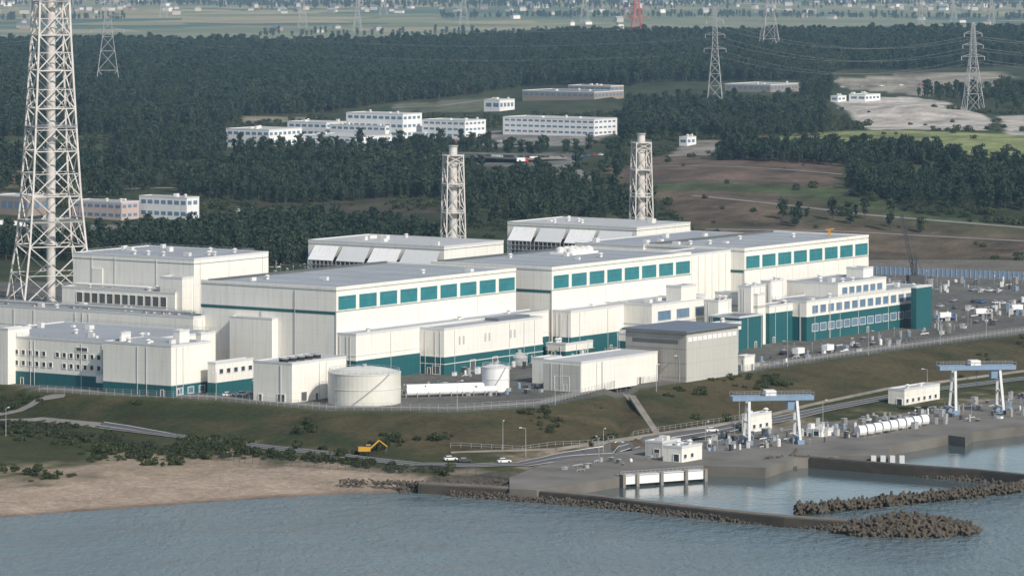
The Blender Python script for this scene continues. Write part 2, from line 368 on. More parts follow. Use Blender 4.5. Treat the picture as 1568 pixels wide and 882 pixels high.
for i,(uL,uC,uR,v,z) in enumerate([(1078,1100,1120,462,29),(1130,1150,1172,440,34),(1165,1180,1200,432,34),(1065,1090,1135,500,23),(945,962,1010,512,21),(836,866,908,528,17),(1155,1178,1215,470,26)]):
    B=Bld(uL,uC,uR,v,z); 
    if i>2: B.band('green',12,z-2.5)
    B.vents(2,seed=20+i); B.pipes(20+i,2); B.done('switchgear_building')
B=Bld(1178,1235,1425,463,26.9); B.band('green',12,21.2); B.box('trim',-.15,B.a+.15,-.15,B.b,21.2,21.6)
n=14
for i in range(n):
    x=4+i*(B.a-12)/n; B.ws(x,x+(B.a-12)/n*.72,22.3,25.3,'glass_blue'); B.ws(x,x+(B.a-12)/n*.72,15.5,18.2,'glass_blue')
B.rail(27.2); B.vents(8,seed=31); B.pipes(31,6); B.done('service_building')
B=Bld(1205,1283,1357,435,32.2)
for i in range(6):
    x=3+i*(B.a-5)/6; B.ws(x,x+(B.a-5)/6*.75,28,30.6,'glass_blue'); 
for i in range(6):
    x=3+i*(B.a-5)/6; B.ws(x,x+(B.a-5)/6*.75,27.2-3,27,'glass_blue')
B.vents(5,seed=32); B.done('service_building')
B=Bld(1296,1322,1337,412,35.8,zb=31); B.done('roof_machine_room')
B=Bld(1085,1132,1168,487,24,wall='green',roof='roof_dark',cop='coping'); B.pipes(36,2); B.done('diesel_generator_building')
B=Bld(1395,1403,1427,441,28.3,wall='green',roof='roof_white'); B.done('stair_tower')
# reactor buildings
B=Bld(112,297,411,398,50); B.band('coping_dark',48.3,48.5,.1); B.vents(12,seed=40); B.rail(50.5,4,B.a-4,4,B.b-4); B.pipes(40)
B.box('trim',-.3,0,B.b*.75,B.b*.75+5,38,45); B.done('reactor_building')
B=Bld(245,279,306,427,43.5); B.done('reactor_annex')
B=Bld(95,268,300,450,38)
for i in range(12): B.wl(4+i*3.6,6.8+i*3.6,33,36.5,'louver')
B.rail(38.5); B.vents(16,seed=42)
for i in range(3): B.tube('white_steel',(2+i*1.5,3,39.3),(2+i*1.5,B.b-4,39.3),.45,8)
B.done('reactor_annex')
B=Bld(-60,296,325,487,31.5); B.band('walls_grey',25,25.3); B.rail(32); B.vents(18,seed=43)
for i in range(2): B.tube('steel',(3+i*2,3,33),(3+i*2,B.b-4,33),.5,8)
B.pipes(43,5); B.done('radwaste_building')
B=Bld(-60,175,330,527,28); B.band('green',12,16.2); B.band('coping_dark',16.2,16.5,.1)
for r,z in ((0,22.3),(1,18.6)):
    for i in range(26):
        if (i+r)%9!=8: B.wl(3+i*3.1,4.4+i*3.1,z,z+1.5,'glass_dark')
B.wl(12,17,24.8,26,'louver'); B.rail(28.5); B.vents(12,seed=44); B.pipes(44,5); B.done('auxiliary_building')
B=Bld(158,262,322,531,29); B.band('green',12,15.5); B.band('coping_dark',15.5,15.8,.1)
for i in range(4): B.ws(3+i*6,6+i*6,12.6,14.6,'glass_blue')
B.vents(5,seed=45); B.pipes(45,2); B.done('auxiliary_building')
B=Bld(147,248,262,581,17.2); B.band('green',12,14.5); B.rail(17.6); B.done('loading_bay')
for q in [(183,186,200,512,31.5),(265,275,290,508,33),(300,308,322,512,31.5),(0,12,45,505,31)]:
    B=Bld(*q); B.done('stair_tower')
B=Bld(318,330,388,557,22.5); B.band('green',12,16)
for i in range(6): B.ws(2+i*4,4+i*4,19,20.5,'glass_dark')
B.done('connecting_corridor')
def slanted(uL,uC,uR,v):
    B=Bld(uL,uC,uR,v,42,roof='roof_white'); b=B.b; a=B.a
    B.band('coping_dark',40.9,41.1,.1); B.box('louver',-.25,0,3,b-2,28.4,36)
    for k,(y0,y1) in enumerate(((2,.28*b),(.31*b,.51*b),(.54*b,.74*b),(.77*b,.95*b))):
        z1=40.3; z0=34.8
        v=[(0,y0,z1),(0,y1,z1),(-5.,y1,z0),(-5.,y0,z0),(-4.4,y0,z0-.3),(-4.4,y1,z0-.3)]
        B.add('walls_white' if k%2 else 'coping',v,[(0,3,2,1),(3,4,5,2),(0,1,5,4),(0,4,3),(1,2,5)])
        for i in range(7):
            y=y0+(y1-y0)*i/6; B.tube('steel',(-4.8,y,z0),(-4.8,y,26),.22); B.tube('steel',(-4.8,y,z0-2),(0,y,z0-5),.15)
    for z in (33,31,29): B.tube('steel',(-5,2,z),(-5,.95*b,z),.18)
    B.box('walls_grey',-6,-.1,2,.95*b,28,28.4)
    B.vents(8,seed=uC); return B
slanted(472,680,771,379).done('reactor_building')
slanted(777,975,1057,350).done('reactor_building')
B=Bld(700,770,860,402,43.2,roof='roof',wall='walls'); B.done('reactor_building_link')
B=Bld(880,985,1160,378,43.5,roof='roof'); B.vents(5,seed=77); B.done('reactor_building_link')
x,y=at(888,388,44.3); mb=MB()
for i in range(7): mb.cyl('white_steel',(i%4)*4-6,(i//4)*5,44,46.3,1.9,14); mb.cyl('white_steel',(i%4)*4-6,(i//4)*5,46.3,47,1.9,14,.5)
mb.box('walls_white',-9,9,-2.6,8,43.9,44.9); mb.finish('roof_ventilator_group',(x,y,0),A)
B=Bld(388,447,530,558,24.9,roof='roof_white'); 
for i in range(5): B.cyl('rubber',4+i*4.5,B.b*.4,24.9,26.2,1.6,14); B.cyl('steel',4+i*4.5,B.b*.4,26.2,26.5,1.8,14)
B.ws(5,8,12.2,15.2,'louver'); B.wl(3,6,12.2,14.6,'louver'); B.pipes(50,2); B.done('pump_house')
B=Bld(832,890,1007,556,22,roof='roof_white'); B.box('walls_grey',-.1,0,.3,B.b-.3,12,21.2); B.wl(5,11,12.2,17,'walls_concrete'); B.pipes(51,3); B.done('storage_building')  # white building: thin grey sheet paints the shade onto its left face
B=Bld(815,833,860,550,20.5,roof='roof_white'); B.done('storage_building')
B=Bld(958,1050,1130,510,29.2,wall='walls_grey',roof='roof_dark',cop=None)
B.box('walls_concrete',-.08,.5,.0,B.b,12,28.8); B.box('roof_dark',-1,B.a+1,-1,B.b+1,29.25,29.9)
B.wl(3,B.b-3,25.2,26.6,'louver',None,-.08); 
for i in range(10): B.ws(1.5+i*(B.a-2)/10,1.5+(i+.8)*(B.a-2)/10,26,27.5,'walls_white',None)
B.done('warehouse')
B=Bld(1128,1140,1156,547,17,roof='roof_white'); B.pipes(52,1); B.done('guard_house')
def tank(u,vb,r,zt,name='storage_tank',rail=True,part='pale_paint',dome=1.8):
    D=F*160/(vb-VH)+r; x=(u-U0)*D/F; mb=MB(); mb.cyl(part,0,0,11.8,zt,r,48)
    n=5
    for k in range(n):
        r0=r*(1-k/n); r1=r*(1-(k+1)/n)+.01; h=lambda q:zt+dome*(1-(q/r)**2)
        mb.cyl(part,0,0,h(r0),h(r1),r0,48,r1)
    for z in (zt-.1,(zt+12)/2): 
        mb.cyl('coping',0,0,z-.12,z+.12,r+.12,48)
    if rail:
        for i in range(32):
            a=2*math.pi*i/32; b2=2*math.pi*(i+1)/32; p=(r*.97*math.cos(a),r*.97*math.sin(a)); q=(r*.97*math.cos(b2),r*.97*math.sin(b2))
            mb.tube('steel',(*p,zt),(*p,zt+1.2),.06)
            for hh in (.6,1.2): mb.tube('steel',(*p,zt+hh),(*q,zt+hh),.06)
    for i in range(12): mb.tube('steel',(r*1.02*math.cos(-1.9+i*.09),r*1.02*math.sin(-1.9+i*.09),12+i*(zt-12)/12),(r*1.02*math.cos(-1.9+(i+1)*.09),r*1.02*math.sin(-1.9+(i+1)*.09),12+(i+1)*(zt-12)/12),.25)
    mb.cyl('steel',0,0,zt+dome-.2,zt+dome+.8,.8,12)
    mb.finish(name,(x,D,0))
tank(558,622,12.2,22.3); tank(759,600,4.7,20.2,part='walls_white',dome=.8); tank(795,560,3,15,part='steel',rail=False)
mb=MB()
for k in range(2):
    p=at(622,608-6*k,12); q=at(760,604-6*k,12)
    mb.tube('walls_white',(p[0],p[1],13.7),(q[0],q[1],13.7),1.3,16)
    for i in range(9): t=i/8; mb.box('steel',p[0]+(q[0]-p[0])*t-.15,p[0]+(q[0]-p[0])*t+.15,p[1]+(q[1]-p[1])*t-1.4,p[1]+(q[1]-p[1])*t+1.4,12,13.6)
mb.finish('pressure_vessel_rack')
# ---------------------------------------------------------------- lattice towers
def lattice(mb,part,lev,r,cx=0,cy=0,r2=None,horiz=True):
    r2=r2 or r*.6
    cs=[(-1,-1),(1,-1),(1,1),(-1,1)]
    for i in range(len(lev)-1):
        z0,w0=lev[i]; z1,w1=lev[i+1]
        for k in range(4):
            a=cs[k]; b=cs[(k+1)%4]
            P=lambda c,w,z:(cx+c[0]*w,cy+c[1]*w,z)
            mb.tube(part,P(a,w0,z0),P(a,w1,z1),r)
            mb.tube(part,P(a,w0,z0),P(b,w1,z1),r2); mb.tube(part,P(b,w0,z0),P(a,w1,z1),r2)
            if horiz: mb.tube(part,P(a,w1,z1),P(b,w1,z1),r2)
def levels(z0,z1,w0,w1,k=1.1):
    L=[(z0,w0)]; z=z0
    while True:
        w=w0+(w1-w0)*(z-z0)/(z1-z0); z+=2*w*k
        if z>z1-w*.6: break
        L.append((z,w0+(w1-w0)*(z-z0)/(z1-z0)))
    L.append((z1,w1)); return L
x,y=at(78,462,12); mb=MB()
lev=[(12,15.5),(36,12.2),(57,10.4),(76,9.3),(94,8.4),(110,7.6),(125,6.9),(139,6.4),(152,6.),(168,5.8)]
lattice(mb,'stack_steel',lev,.55,r2=.32)
for i in range(len(lev)-1):
    z0,w0=lev[i]; z1,w1=lev[i+1]; zm=(z0+z1)/2; wm=(w0+w1)/2
    c=[(-wm,-wm),(wm,-wm),(wm,wm),(-wm,wm)]
    for k in range(4):
        p=c[k];q=c[(k+1)%4]; mb.tube('stack_steel',(*p,zm),(*q,zm),.2)
        mid=((p[0]+q[0])/2,(p[1]+q[1])/2)
        mb.tube('stack_steel',(*p,zm),(mid[0]*w0/wm,mid[1]*w0/wm,z0),.17); mb.tube('stack_steel',(*q,zm),(mid[0]*w0/wm,mid[1]*w0/wm,z0),.17)
mb.cyl('stack_steel',0,0,12,172,1.9,20)
for z in (36,57,94,110,125,152): mb.cyl('stack_steel',0,0,z,z+.5,3.2,20)
for z,w in ((86,9.3),(46,11.6),(139,6.9)):
    mb.box('steel',-w,w,-w,-w+2,z,z+.3); mb.box('steel',-w,w,w-2,w,z,z+.3); mb.box('steel',-w,-w+2,-w+2,w-2,z,z+.3); mb.box('steel',w-2,w,-w+2,w-2,z,z+.3)
    for hh in (.7,1.3):
        for s in (-1,1): mb.tube('steel',(-w,s*w,z+hh),(w,s*w,z+hh),.08); mb.tube('steel',(s*w,-w,z+hh),(s*w,w,z+hh),.08)
mb.finish('exhaust_stack_tower',(x,y,0),.35)
def stack(u,D,zt):
    x=(u-U0)*D/F; mb=MB(); lattice(mb,'stack_steel',levels(30,zt-4,4.4,3.4,1.3),.34,r2=.2)
    mb.cyl('stack_steel',0,0,12,zt,1.7,20); mb.cyl('steel',0,0,zt-.2,zt+.3,2.1,20)
    for z in (zt-4,zt-16,zt-28):
        mb.cyl('stack_steel',0,0,z,z+.35,4.7,16)
        for hh in (.7,1.3):
            for i in range(16):
                a=math.pi/8*i; c=math.pi/8*(i+1); mb.tube('steel',(4.7*math.cos(a),4.7*math.sin(a),z+hh),(4.7*math.cos(c),4.7*math.sin(c),z+hh),.06)
    mb.finish('exhaust_stack_tower',(x,D,0),.3)
stack(694,1930,79); stack(982,2050,78.6)
WI={}
def pylon(key,u,D,h,w,part='steel',arms=3,rot=.2,th=.22):
    x=(u-U0)*D/F; z=hz(x,D); mb=MB(); ws=w*.16
    lattice(mb,part,levels(-1,h*.62,w/2,ws,1.),th,r2=th*.6); lattice(mb,part,levels(h*.62,h,ws,ws*.45,1.),th*.8,r2=th*.5)
    pts=[]
    for k in range(arms):
        zz=h*(.62+.13*k); L=w*(.62-.07*k)
        for s in (-1,1):
            for q in (-1,1): mb.tube(part,(s*ws*.8,q*ws*.8,zz+1.6),(s*L,0,zz),th*.6); mb.tube(part,(s*ws*.8,q*ws*.8,zz),(s*L,0,zz),th*.6)
            mb.tube('white_steel',(s*L,0,zz),(s*L,0,zz-2.4),.16)
            pts.append((s*L,0,zz-2.4))
    mb.finish('transmission_tower',(x,D,z),rot); c,n=math.cos(rot),math.sin(rot)
    WI[key]=[(x+p[0]*c,D+p[0]*n,z+p[2]) for p in pts]
pylon('a',165,3480,80,20,rot=.1,th=.26); pylon('b',1095,3110,74,12,rot=-.1,th=.26); pylon('c',1178,4050,72,20,th=.3); pylon('d',1490,3110,60,13,th=.25)
pylon('e',975,5500,84,24,'red_steel',th=.5)
for k,(u,D,h) in enumerate([(463,7200,72),(547,6900,55),(587,8200,60),(710,7400,70),(895,7600,62),(1410,6300,60),(1518,6500,65),(1460,6900,50),(50,7500,60),(250,8000,60)]): pylon('f%d'%k,u,D,h,14,th=.3)
pylon('g',-500,3600,78,18); pylon('h',2100,3200,70,16); pylon('i',1900,4300,70,20); pylon('j',-300,5000,70,20)
mb=MB()
def wires(a,b,sag=9):
    for p,q in zip(WI[a],WI[b]):
        pr=None
        for i in range(25):
            t=i/24; c=(p[0]+(q[0]-p[0])*t,p[1]+(q[1]-p[1])*t,p[2]+(q[2]-p[2])*t-4*sag*t*(1-t))
            if pr: mb.tube('steel',pr,c,.045,3)
            pr=c
for a,b in (('b','d'),('a','b'),('g','a'),('d','h'),('c','i'),('j','c'),('c','e')): wires(a,b,12)
mb.finish('power_lines')
# ---------------------------------------------------------------- inland buildings
def ob(name,uL,uC,uR,vt,vb,wall='walls_white',roof='roof_white',fl=2,win='glass_blue',wins=True):
    x,y,z=gnd(uC,vb); zt=CAMZ-(vt-VH)*y/F; B=Bld(uL,uC,uR,vt,zt,z-4,wall,roof,P=(x,y)); h=(zt-z)/fl
    if wins:
        for f in range(fl):
            z0=z+h*f+h*.4; z1=z+h*f+h*.75
            n=max(1,int(B.b/4.5))
            for i in range(n): B.wl(.8+i*(B.b-1)/n,.8+i*(B.b-1)/n+(B.b/n)*.68,z0,z1,win,None)
            n=max(1,int(B.a/4.5))
            for i in range(n): B.ws(.8+i*(B.a-1)/n,.8+i*(B.a-1)/n+(B.a/n)*.6,z0,z1,win,None)
    B.vents(3,seed=int(uC)); B.done(name)
for q in [('office_building',770,910,945,184,209,'walls_white','roof_white',3),('office_building',530,617,646,176,213,'walls_white','roof_white',3),
 ('office_building',646,712,744,186,213,'walls_white','roof_white',3),('office_building',456,545,600,211,222,'walls_white','roof_white',1),
 ('office_building',346,412,462,200,226,'walls_white','roof_white',2),('office_building',440,500,532,189,210,'walls_white','roof_white',2),
 ('office_building',505,590,612,194,213,'walls_white','roof_white',2),('storage_building',741,765,788,154,171,'walls_white','roof_white',1),
 ('storage_building',800,910,955,142,153,'walls_brown','roof_dark',1),('storage_building',870,935,955,133,141,'walls_brown','roof_dark',1),
 ('storage_building',1110,1180,1228,131,142,'walls_brown','roof',1),('storage_building',1272,1283,1296,148,157,'walls_white','roof_white',1),
 ('storage_building',1300,1325,1348,146,156,'walls_white','roof_white',1),
 ('office_building',213,286,305,304,338,'walls_white','roof',2),('office_building',110,186,213,311,338,'walls_pink','roof',2),
 ('storage_building',-10,42,75,302,332,'walls_brown','roof_white',1),('storage_building',360,368,374,325,335,'walls_white','roof_white',1),
 ('storage_building',1040,1052,1066,211,224,'walls_white','roof_white',1),('guard_house',620,650,672,204,212,'walls_grey','roof_white',1)]:
    ob(*q)
mb=MB()
pp=[gnd(u,v) for u,v in [(690,249),(700,243),(860,240),(868,245),(800,250)]]; zz=max(p[2] for p in pp)+.6
mb.add('pond',[(p[0],p[1],zz) for p in pp],[tuple(range(5))]); 
for i in range(5):
    p,q=pp[i],pp[(i+1)%5]; mb.tube('concrete',(p[0],p[1],zz),(q[0],q[1],zz),.7)
mb.finish('retention_pond')
mb=MB()
for k in range(900):
    D=random.uniform(6800,12500); u=random.uniform(-200,1750)
    if D<8300 and (random.random()<.75 or math.sin(u*.013+D*.002)<.1): continue
    x=(u-U0)*D/F; a=random.random()*3; lx,ly,h=random.uniform(8,17),random.uniform(7,12),random.uniform(4,7)
    mb.rbox(random.choice(['walls_white','walls_grey','walls_brown','walls_grey']),x,D,9,10+h,lx,ly,a); c,n=math.cos(a),math.sin(a)
    R=lambda X,Y,Z:(x+X*c-Y*n,D+X*n+Y*c,Z)
    mb.add(random.choice(['roof_dark','roof_dark','roof_dark','roof']),[R(-lx/2-.5,-ly/2-.5,10+h),R(lx/2+.5,-ly/2-.5,10+h),R(lx/2+.5,ly/2+.5,10+h),R(-lx/2-.5,ly/2+.5,10+h),R(-lx/2-.5,0,13+h),R(lx/2+.5,0,13+h)],[(0,1,5,4),(2,3,4,5),(0,4,3),(1,2,5)])
mb.finish('distant_village')
# ---------------------------------------------------------------- quays, breakwaters
mb=MB(); QZ=3.3
mb.prism('quay',poly_at([(780,748),(822,750),(952,729),(1075,720),(1078,712),(1172,716),(1215,702),(1285,697),(1360,698),(1362,682),(1452,666),(1478,669),(1490,661),(1568,652),(2200,590),(2200,540),(1568,605),(1330,640),(1200,652),(1000,685),(850,705),(780,730)],QZ),-4,QZ)
mb.finish('harbor_quay')
def wall(pts,zt,w,part,name,cap=None,zb=-3,e=(0,1)):
    mb=MB(); W=[at(u,v,zt) for u,v in pts]
    mb.prism(part,W+[(x+e[0]*w,y+e[1]*w) for x,y in W[::-1]],zb,zt)
    if cap: mb.prism(cap,[(x+.3,y+.3) for x,y in W]+[(x+e[0]*w-.3,y+e[1]*w-.3) for x,y in W[::-1]],zt-.3,zt+.35)
    mb.finish(name)
wall([(640,742),(700,745),(790,750),(900,760),(1000,772),(1100,783),(1200,793),(1296,799)],2.6,6,'concrete_dark','breakwater','cap')
wall([(1215,700),(1300,707),(1400,715),(1500,722),(1568,729),(1800,752)],3.,5,'concrete_dark','breakwater','concrete_dark')
# ---------------------------------------------------------------- instancing helper
def scatter(name,pts,rot,scl,idx,protos):
    col=bpy.data.collections.new(name+'_parts')
    for i,(me) in enumerate(protos):
        o=bpy.data.objects.new('%s_variant_%d'%(name,i),me); col.objects.link(o)
    N=len(pts); me=bpy.data.meshes.new(name); me.vertices.add(N); me.vertices.foreach_set('co',np.asarray(pts,np.float32).ravel())
    a=me.attributes.new('rot','FLOAT_VECTOR','POINT'); a.data.foreach_set('vector',np.asarray(rot,np.float32).ravel())
    a=me.attributes.new('scl','FLOAT_VECTOR','POINT'); a.data.foreach_set('vector',np.asarray(scl,np.float32).ravel())
    a=me.attributes.new('idx','INT','POINT'); a.data.foreach_set('value',np.asarray(idx,np.int32).ravel())
    o=bpy.data.objects.new(name,me); S.collection.objects.link(o)
    ng=bpy.data.node_groups.new(name,'GeometryNodeTree')
    ng.interface.new_socket('Geometry',in_out='INPUT',socket_type='NodeSocketGeometry'); ng.interface.new_socket('Geometry',in_out='OUTPUT',socket_type='NodeSocketGeometry')
    N_=ng.nodes; gi=N_.new('NodeGroupInput'); go=N_.new('NodeGroupOutput'); ip=N_.new('GeometryNodeInstanceOnPoints'); ci=N_.new('GeometryNodeCollectionInfo')
    ci.inputs['Collection'].default_value=col; ci.inputs['Separate Children'].default_value=True; ci.inputs['Reset Children'].default_value=True
    def na(n,t):
        q=N_.new('GeometryNodeInputNamedAttribute'); q.data_type=t; q.inputs['Name'].default_value=n
        return next(s for s in q.outputs if s.enabled and s.name=='Attribute')
    er=N_.new('FunctionNodeEulerToRotation'); L=ng.links
    L.new(na('rot','FLOAT_VECTOR'),er.inputs[0]); L.new(er.outputs[0],ip.inputs['Rotation']); L.new(na('scl','FLOAT_VECTOR'),ip.inputs['Scale'])
    L.new(na('idx','INT'),ip.inputs['Instance Index']); ip.inputs['Pick Instance'].default_value=True
    L.new(gi.outputs[0],ip.inputs['Points']); L.new(ci.outputs[0],ip.inputs['Instance']); L.new(ip.outputs[0],go.inputs[0])
    md=o.modifiers.new('instances','NODES'); md.node_group=ng
    return o
def foliage(name,c1,c2):
    m,nt,b=newmat(name); nb=NB(nt); oi=nt.nodes.new('ShaderNodeObjectInfo'); tc=nt.nodes.new('ShaderNodeTexCoord')
    n=nb.noise(tc.outputs['Object'],.5,3); big=nb.noise(nb.pos(),.012,4,.7)
    f=nb.M('ADD',nb.M('MULTIPLY_ADD',nb.M('ADD',oi.outputs['Random'],n),.55,-.5),nb.M('MULTIPLY_ADD',big,1.6,-.3))
    n2=nt.nodes.new('ShaderNodeClamp'); nt.links.new(f,n2.inputs[0])
    nt.links.new(nb.mix(n2.outputs[0],c1,c2),b.inputs['Base Color']); b.inputs['Roughness'].default_value=.8; b.inputs['Specular IOR Level'].default_value=.15
    return m
MT['pine']=foliage('pine_foliage',(.013,.030,.022),(.050,.070,.040)); MT['shrub']=foliage('shrub_foliage',(.028,.042,.02),(.068,.080,.038))
MT['bark']=plain('bark',(.09,.065,.05),.9,.3,1)
def treemesh(name,h,r,seed,leaf='pine',low=.35,n=46,q=7,ls=.9):
    R=np.random.default_rng(seed); mb=MB(); 
    if leaf=='pine':
        mb.tube('bark',(0,0,-1),(0,0,h*.9),.28,6,.06)
        for i in range(7):
            z=h*R.uniform(low,.8); a=R.uniform(0,6.3); mb.tube('bark',(0,0,z),(math.cos(a)*r*.7,math.sin(a)*r*.7,z+h*.08),.1,4,.03)
    V=[];Fc=[]
    for i in range(n):
        t=R.uniform(0,1); z=h*(low+(1-low)*t); prof=math.sin(math.pi*min(1,.18+.82*(1-t)))**.7 if t>.25 else .6+1.5*t
        a=R.uniform(0,6.3); rr=r*min(1,prof)*R.uniform(.35,1.05); c=np.array([math.cos(a)*rr,math.sin(a)*rr,z])
        for k in range(q):
            p=c+R.normal(0,1,3)*np.array([.62,.62,.42])*ls; d1=R.normal(0,1,3); d1/=np.linalg.norm(d1); d2=np.cross(d1,R.normal(0,1,3)); d2/=np.linalg.norm(d2)
            s=ls*R.uniform(.45,.85); o=len(V); V+=[tuple(p+s*d1),tuple(p+s*d2*.8),tuple(p-s*d1),tuple(p-s*d2*.8)]; Fc.append((o,o+1,o+2,o+3))
    mb.add(leaf,V,Fc)
    v=[];f=[]; nr,ns=5,7
    for j in range(nr+1):
        ph=math.pi*j/nr
        for i in range(ns):
            a=2*math.pi*i/ns; k=R.uniform(.5,.85); v.append((r*.75*k*math.sin(ph)*math.cos(a),r*.75*k*math.sin(ph)*math.sin(a),h*(low+1)/2+h*(1-low)*.42*math.cos(ph)))
    for j in range(nr):
        for i in range(ns): f.append((j*ns+i,(j+1)*ns+i,(j+1)*ns+(i+1)%ns,j*ns+(i+1)%ns))
    mb.add(leaf,v,f); return mb.onemesh(name)
pines=[treemesh('pine%d'%i,h,r,i,low=lo) for i,(h,r,lo) in enumerate([(12,2.4,.25),(13.5,2.6,.3),(11,2.7,.22),(14,2.1,.3),(10,2.6,.2)])]
shrubs=[treemesh('shrub%d'%i,h,r,50+i,'shrub',.05,26,7,.55) for i,(h,r) in enumerate([(2.2,1.8),(3,2.2),(1.6,1.8)])]
def fill(mask,sp,x0,x1,y0,y1):
    gx,gy=np.meshgrid(np.arange(x0,x1,sp),np.arange(y0,y1,sp)); gx=gx.ravel()+rng.uniform(-.7,.7,gx.size)*sp; gy=gy.ravel()+rng.uniform(-.7,.7,gy.size)*sp
    k=mask(gx,gy); return gx[k],gy[k]
def polymask(P):
    Pw=[gnd(*p) for p in P]; return (lambda x,y:inpoly(x,y,Pw)),Pw
def trees(name,X_,Y_,protos,s0=.8,s1=1.25):
    n=len(X_); z=height(X_,Y_); s=rng.uniform(s0,s1,n)
    scatter(name,np.stack([X_,Y_,z-.3],-1),np.stack([rng.uniform(-.05,.05,n),rng.uniform(-.05,.05,n),rng.uniform(0,6.3,n)],-1),np.stack([s,s,s*rng.uniform(.85,1.15,n)],-1),rng.integers(0,len(protos),n),protos)
fn=[(-150,212),(180,206),(330,199),(372,180),(520,170),(600,158),(740,143),(800,133),(960,133),(1100,126),(1250,124),(1290,108),(1568,102),(1900,100)]
fu=np.array([p[0] for p in fn],float); fD=np.array([gnd(*p)[1] for p in fn])
gx,gy=fill(lambda x,y:((y>np.interp(U0+F*x/y,fu,fD))&(y<4850)&(np.abs(U0+F*x/y-784)<1000)&(fbm(x,y,.012)>-1.15)),5.9,-640,640,2700,4850)
trees('pine_forest',gx,gy,pines,.7,1.25)
polys=[([(285,304),(298,262),(420,258),(600,260),(700,268),(740,280),(725,304),(600,304),(430,312)],4.9,1.),
 ([(120,402),(130,380),(300,362),(370,352),(480,352),(640,362),(690,378),(600,398),(440,408)],5.2,1.),
 ([(950,220),(960,172),(1110,166),(1260,168),(1270,208),(1110,214),(1060,210)],6.,.9),
 ([(1095,246),(1110,240),(1440,243),(1470,250),(1700,251),(1700,256),(1300,256)],5,1.),
 ([(1290,275),(1700,268),(1700,332),(1568,324),(1420,318),(1310,304)],6.,.8),
 ([(-80,300),(-80,235),(40,242),(290,266),(290,300),(130,312),(60,300)],8,.45),
 ([(170,255),(180,215),(340,210),(345,240),(300,252)],6.,.9),
 ([(690,355),(700,280),(840,275),(900,290),(1000,310),(1010,345)],8,.5),
 ([(360,252),(600,238),(960,234),(960,240),(640,243),(480,254)],7,.4),
 ([(345,236),(420,238),(560,232),(600,226),(760,228),(760,232),(600,236),(420,246)],6,.7),
 ([(1180,345),(1240,318),(1400,342),(1568,352),(1568,360),(1250,352)],9,.2),
 ([(880,270),(940,246),(980,248),(930,282)],9,.4),
 ([(-100,400),(-100,370),(130,376),(115,400)],6,.9),
 ([(1225,150),(1255,130),(1275,128),(1270,155)],6.5,.9),
 ([(1400,148),(1600,142),(1600,166),(1530,172),(1440,158)],9,.35)]
AX=[];AY=[]
for P,sp,dn in polys:
    mk,Pw=polymask(P); xs=[p[0] for p in Pw]; ys=[p[1] for p in Pw]
    a,b_=fill(mk,sp,min(xs),max(xs),min(ys),max(ys)); k=rng.uniform(0,1,len(a))<dn; AX.append(a[k]); AY.append(b_[k])
trees('woodland',np.concatenate(AX),np.concatenate(AY),pines,.45,1.05)
gx=rng.uniform(-1500,1500,60000); gy=rng.uniform(5600,14000,60000)
belt=np.exp(-((gy-6750-90*np.sin(gx*.004))/45)**2)*(np.sin(gx*.006+2)>-.2)*.8+np.exp(-((gy-7900-120*np.sin(gx*.003+1))/80)**2)*(np.sin(gx*.004)>-.5)+.55*smooth((gy-8600)/500)*(fbm(gx,gy,.003)>-.2)
k=rng.uniform(0,1,60000)<belt; trees('distant_tree_belt',gx[k],gy[k],pines,.6,1.)
def sm(x,y):
    u,d=lines(x,y); return (y>d[1]+2)&(y<d[3]-1)&(u>-150)&(u<1650)&((y<d[2])&(u<720)&(y>d[1]+14)&(fbm(x,y,.04)>.45)|(y>d[2])&(fbm(x,y,.05)>.95))
gx,gy=fill(sm,3.,-230,240,1300,1900)
mk,Pw=polymask([(300,672),(450,700),(640,716),(700,722),(700,734),(600,724),(450,706),(300,690)]); hx,hy=fill(mk,2.6,-140,0,1350,1500); kk=rng.uniform(0,1,len(hx))<.75
mk,Pw=polymask([(0,655),(130,668),(330,690),(330,704),(130,690),(0,672)]); jx,jy=fill(mk,3.,-200,-60,1350,1520); jk=rng.uniform(0,1,len(jx))<.45
trees('slope_shrubs',np.r_[gx,hx[kk],jx[jk]],np.r_[gy,hy[kk],jy[jk]],shrubs,.25,.85)
mk=lambda x,y:(fbm(x,y,.02)>.1)
gx,gy=fill(mk,7,-420,460,2200,3150); u_=U0+F*gx/gy; k=(u_>-100)&(u_<1650)
ex=np.zeros(len(gx),bool)
for P,c in PAINT:
    if c[0]>.075: ex|=inpoly(gx,gy,[gnd(*p) for p in P])
k&=~ex|(rng.uniform(0,1,len(gx))<.04); trees('hillside_scrub',gx[k],gy[k],shrubs,.5,1.4)
def rockmesh(seed):
    R=np.random.default_rng(seed); import bmesh; bm=bmesh.new(); bmesh.ops.create_icosphere(bm,subdivisions=1,radius=1)
    for v in bm.verts: v.co*=R.uniform(.65,1.15)
    me=bpy.data.meshes.new('rock'); bm.to_mesh(me); bm.free(); me.materials.append(MT['rock']); return me
def tetramesh():
    mb=MB(); dirs=[(0,0,1)]+[(math.cos(a)*.943,math.sin(a)*.943,-.333) for a in (0,2.094,4.189)]
    for dd in dirs: mb.tube('tetra',(0,0,0),tuple(1.5*c for c in dd),.62,8,.38)
    return mb.onemesh('tetrapod')
rocks=[rockmesh(i) for i in range(4)]
def rotr(n): return rng.uniform(0,6.3,(n,3))
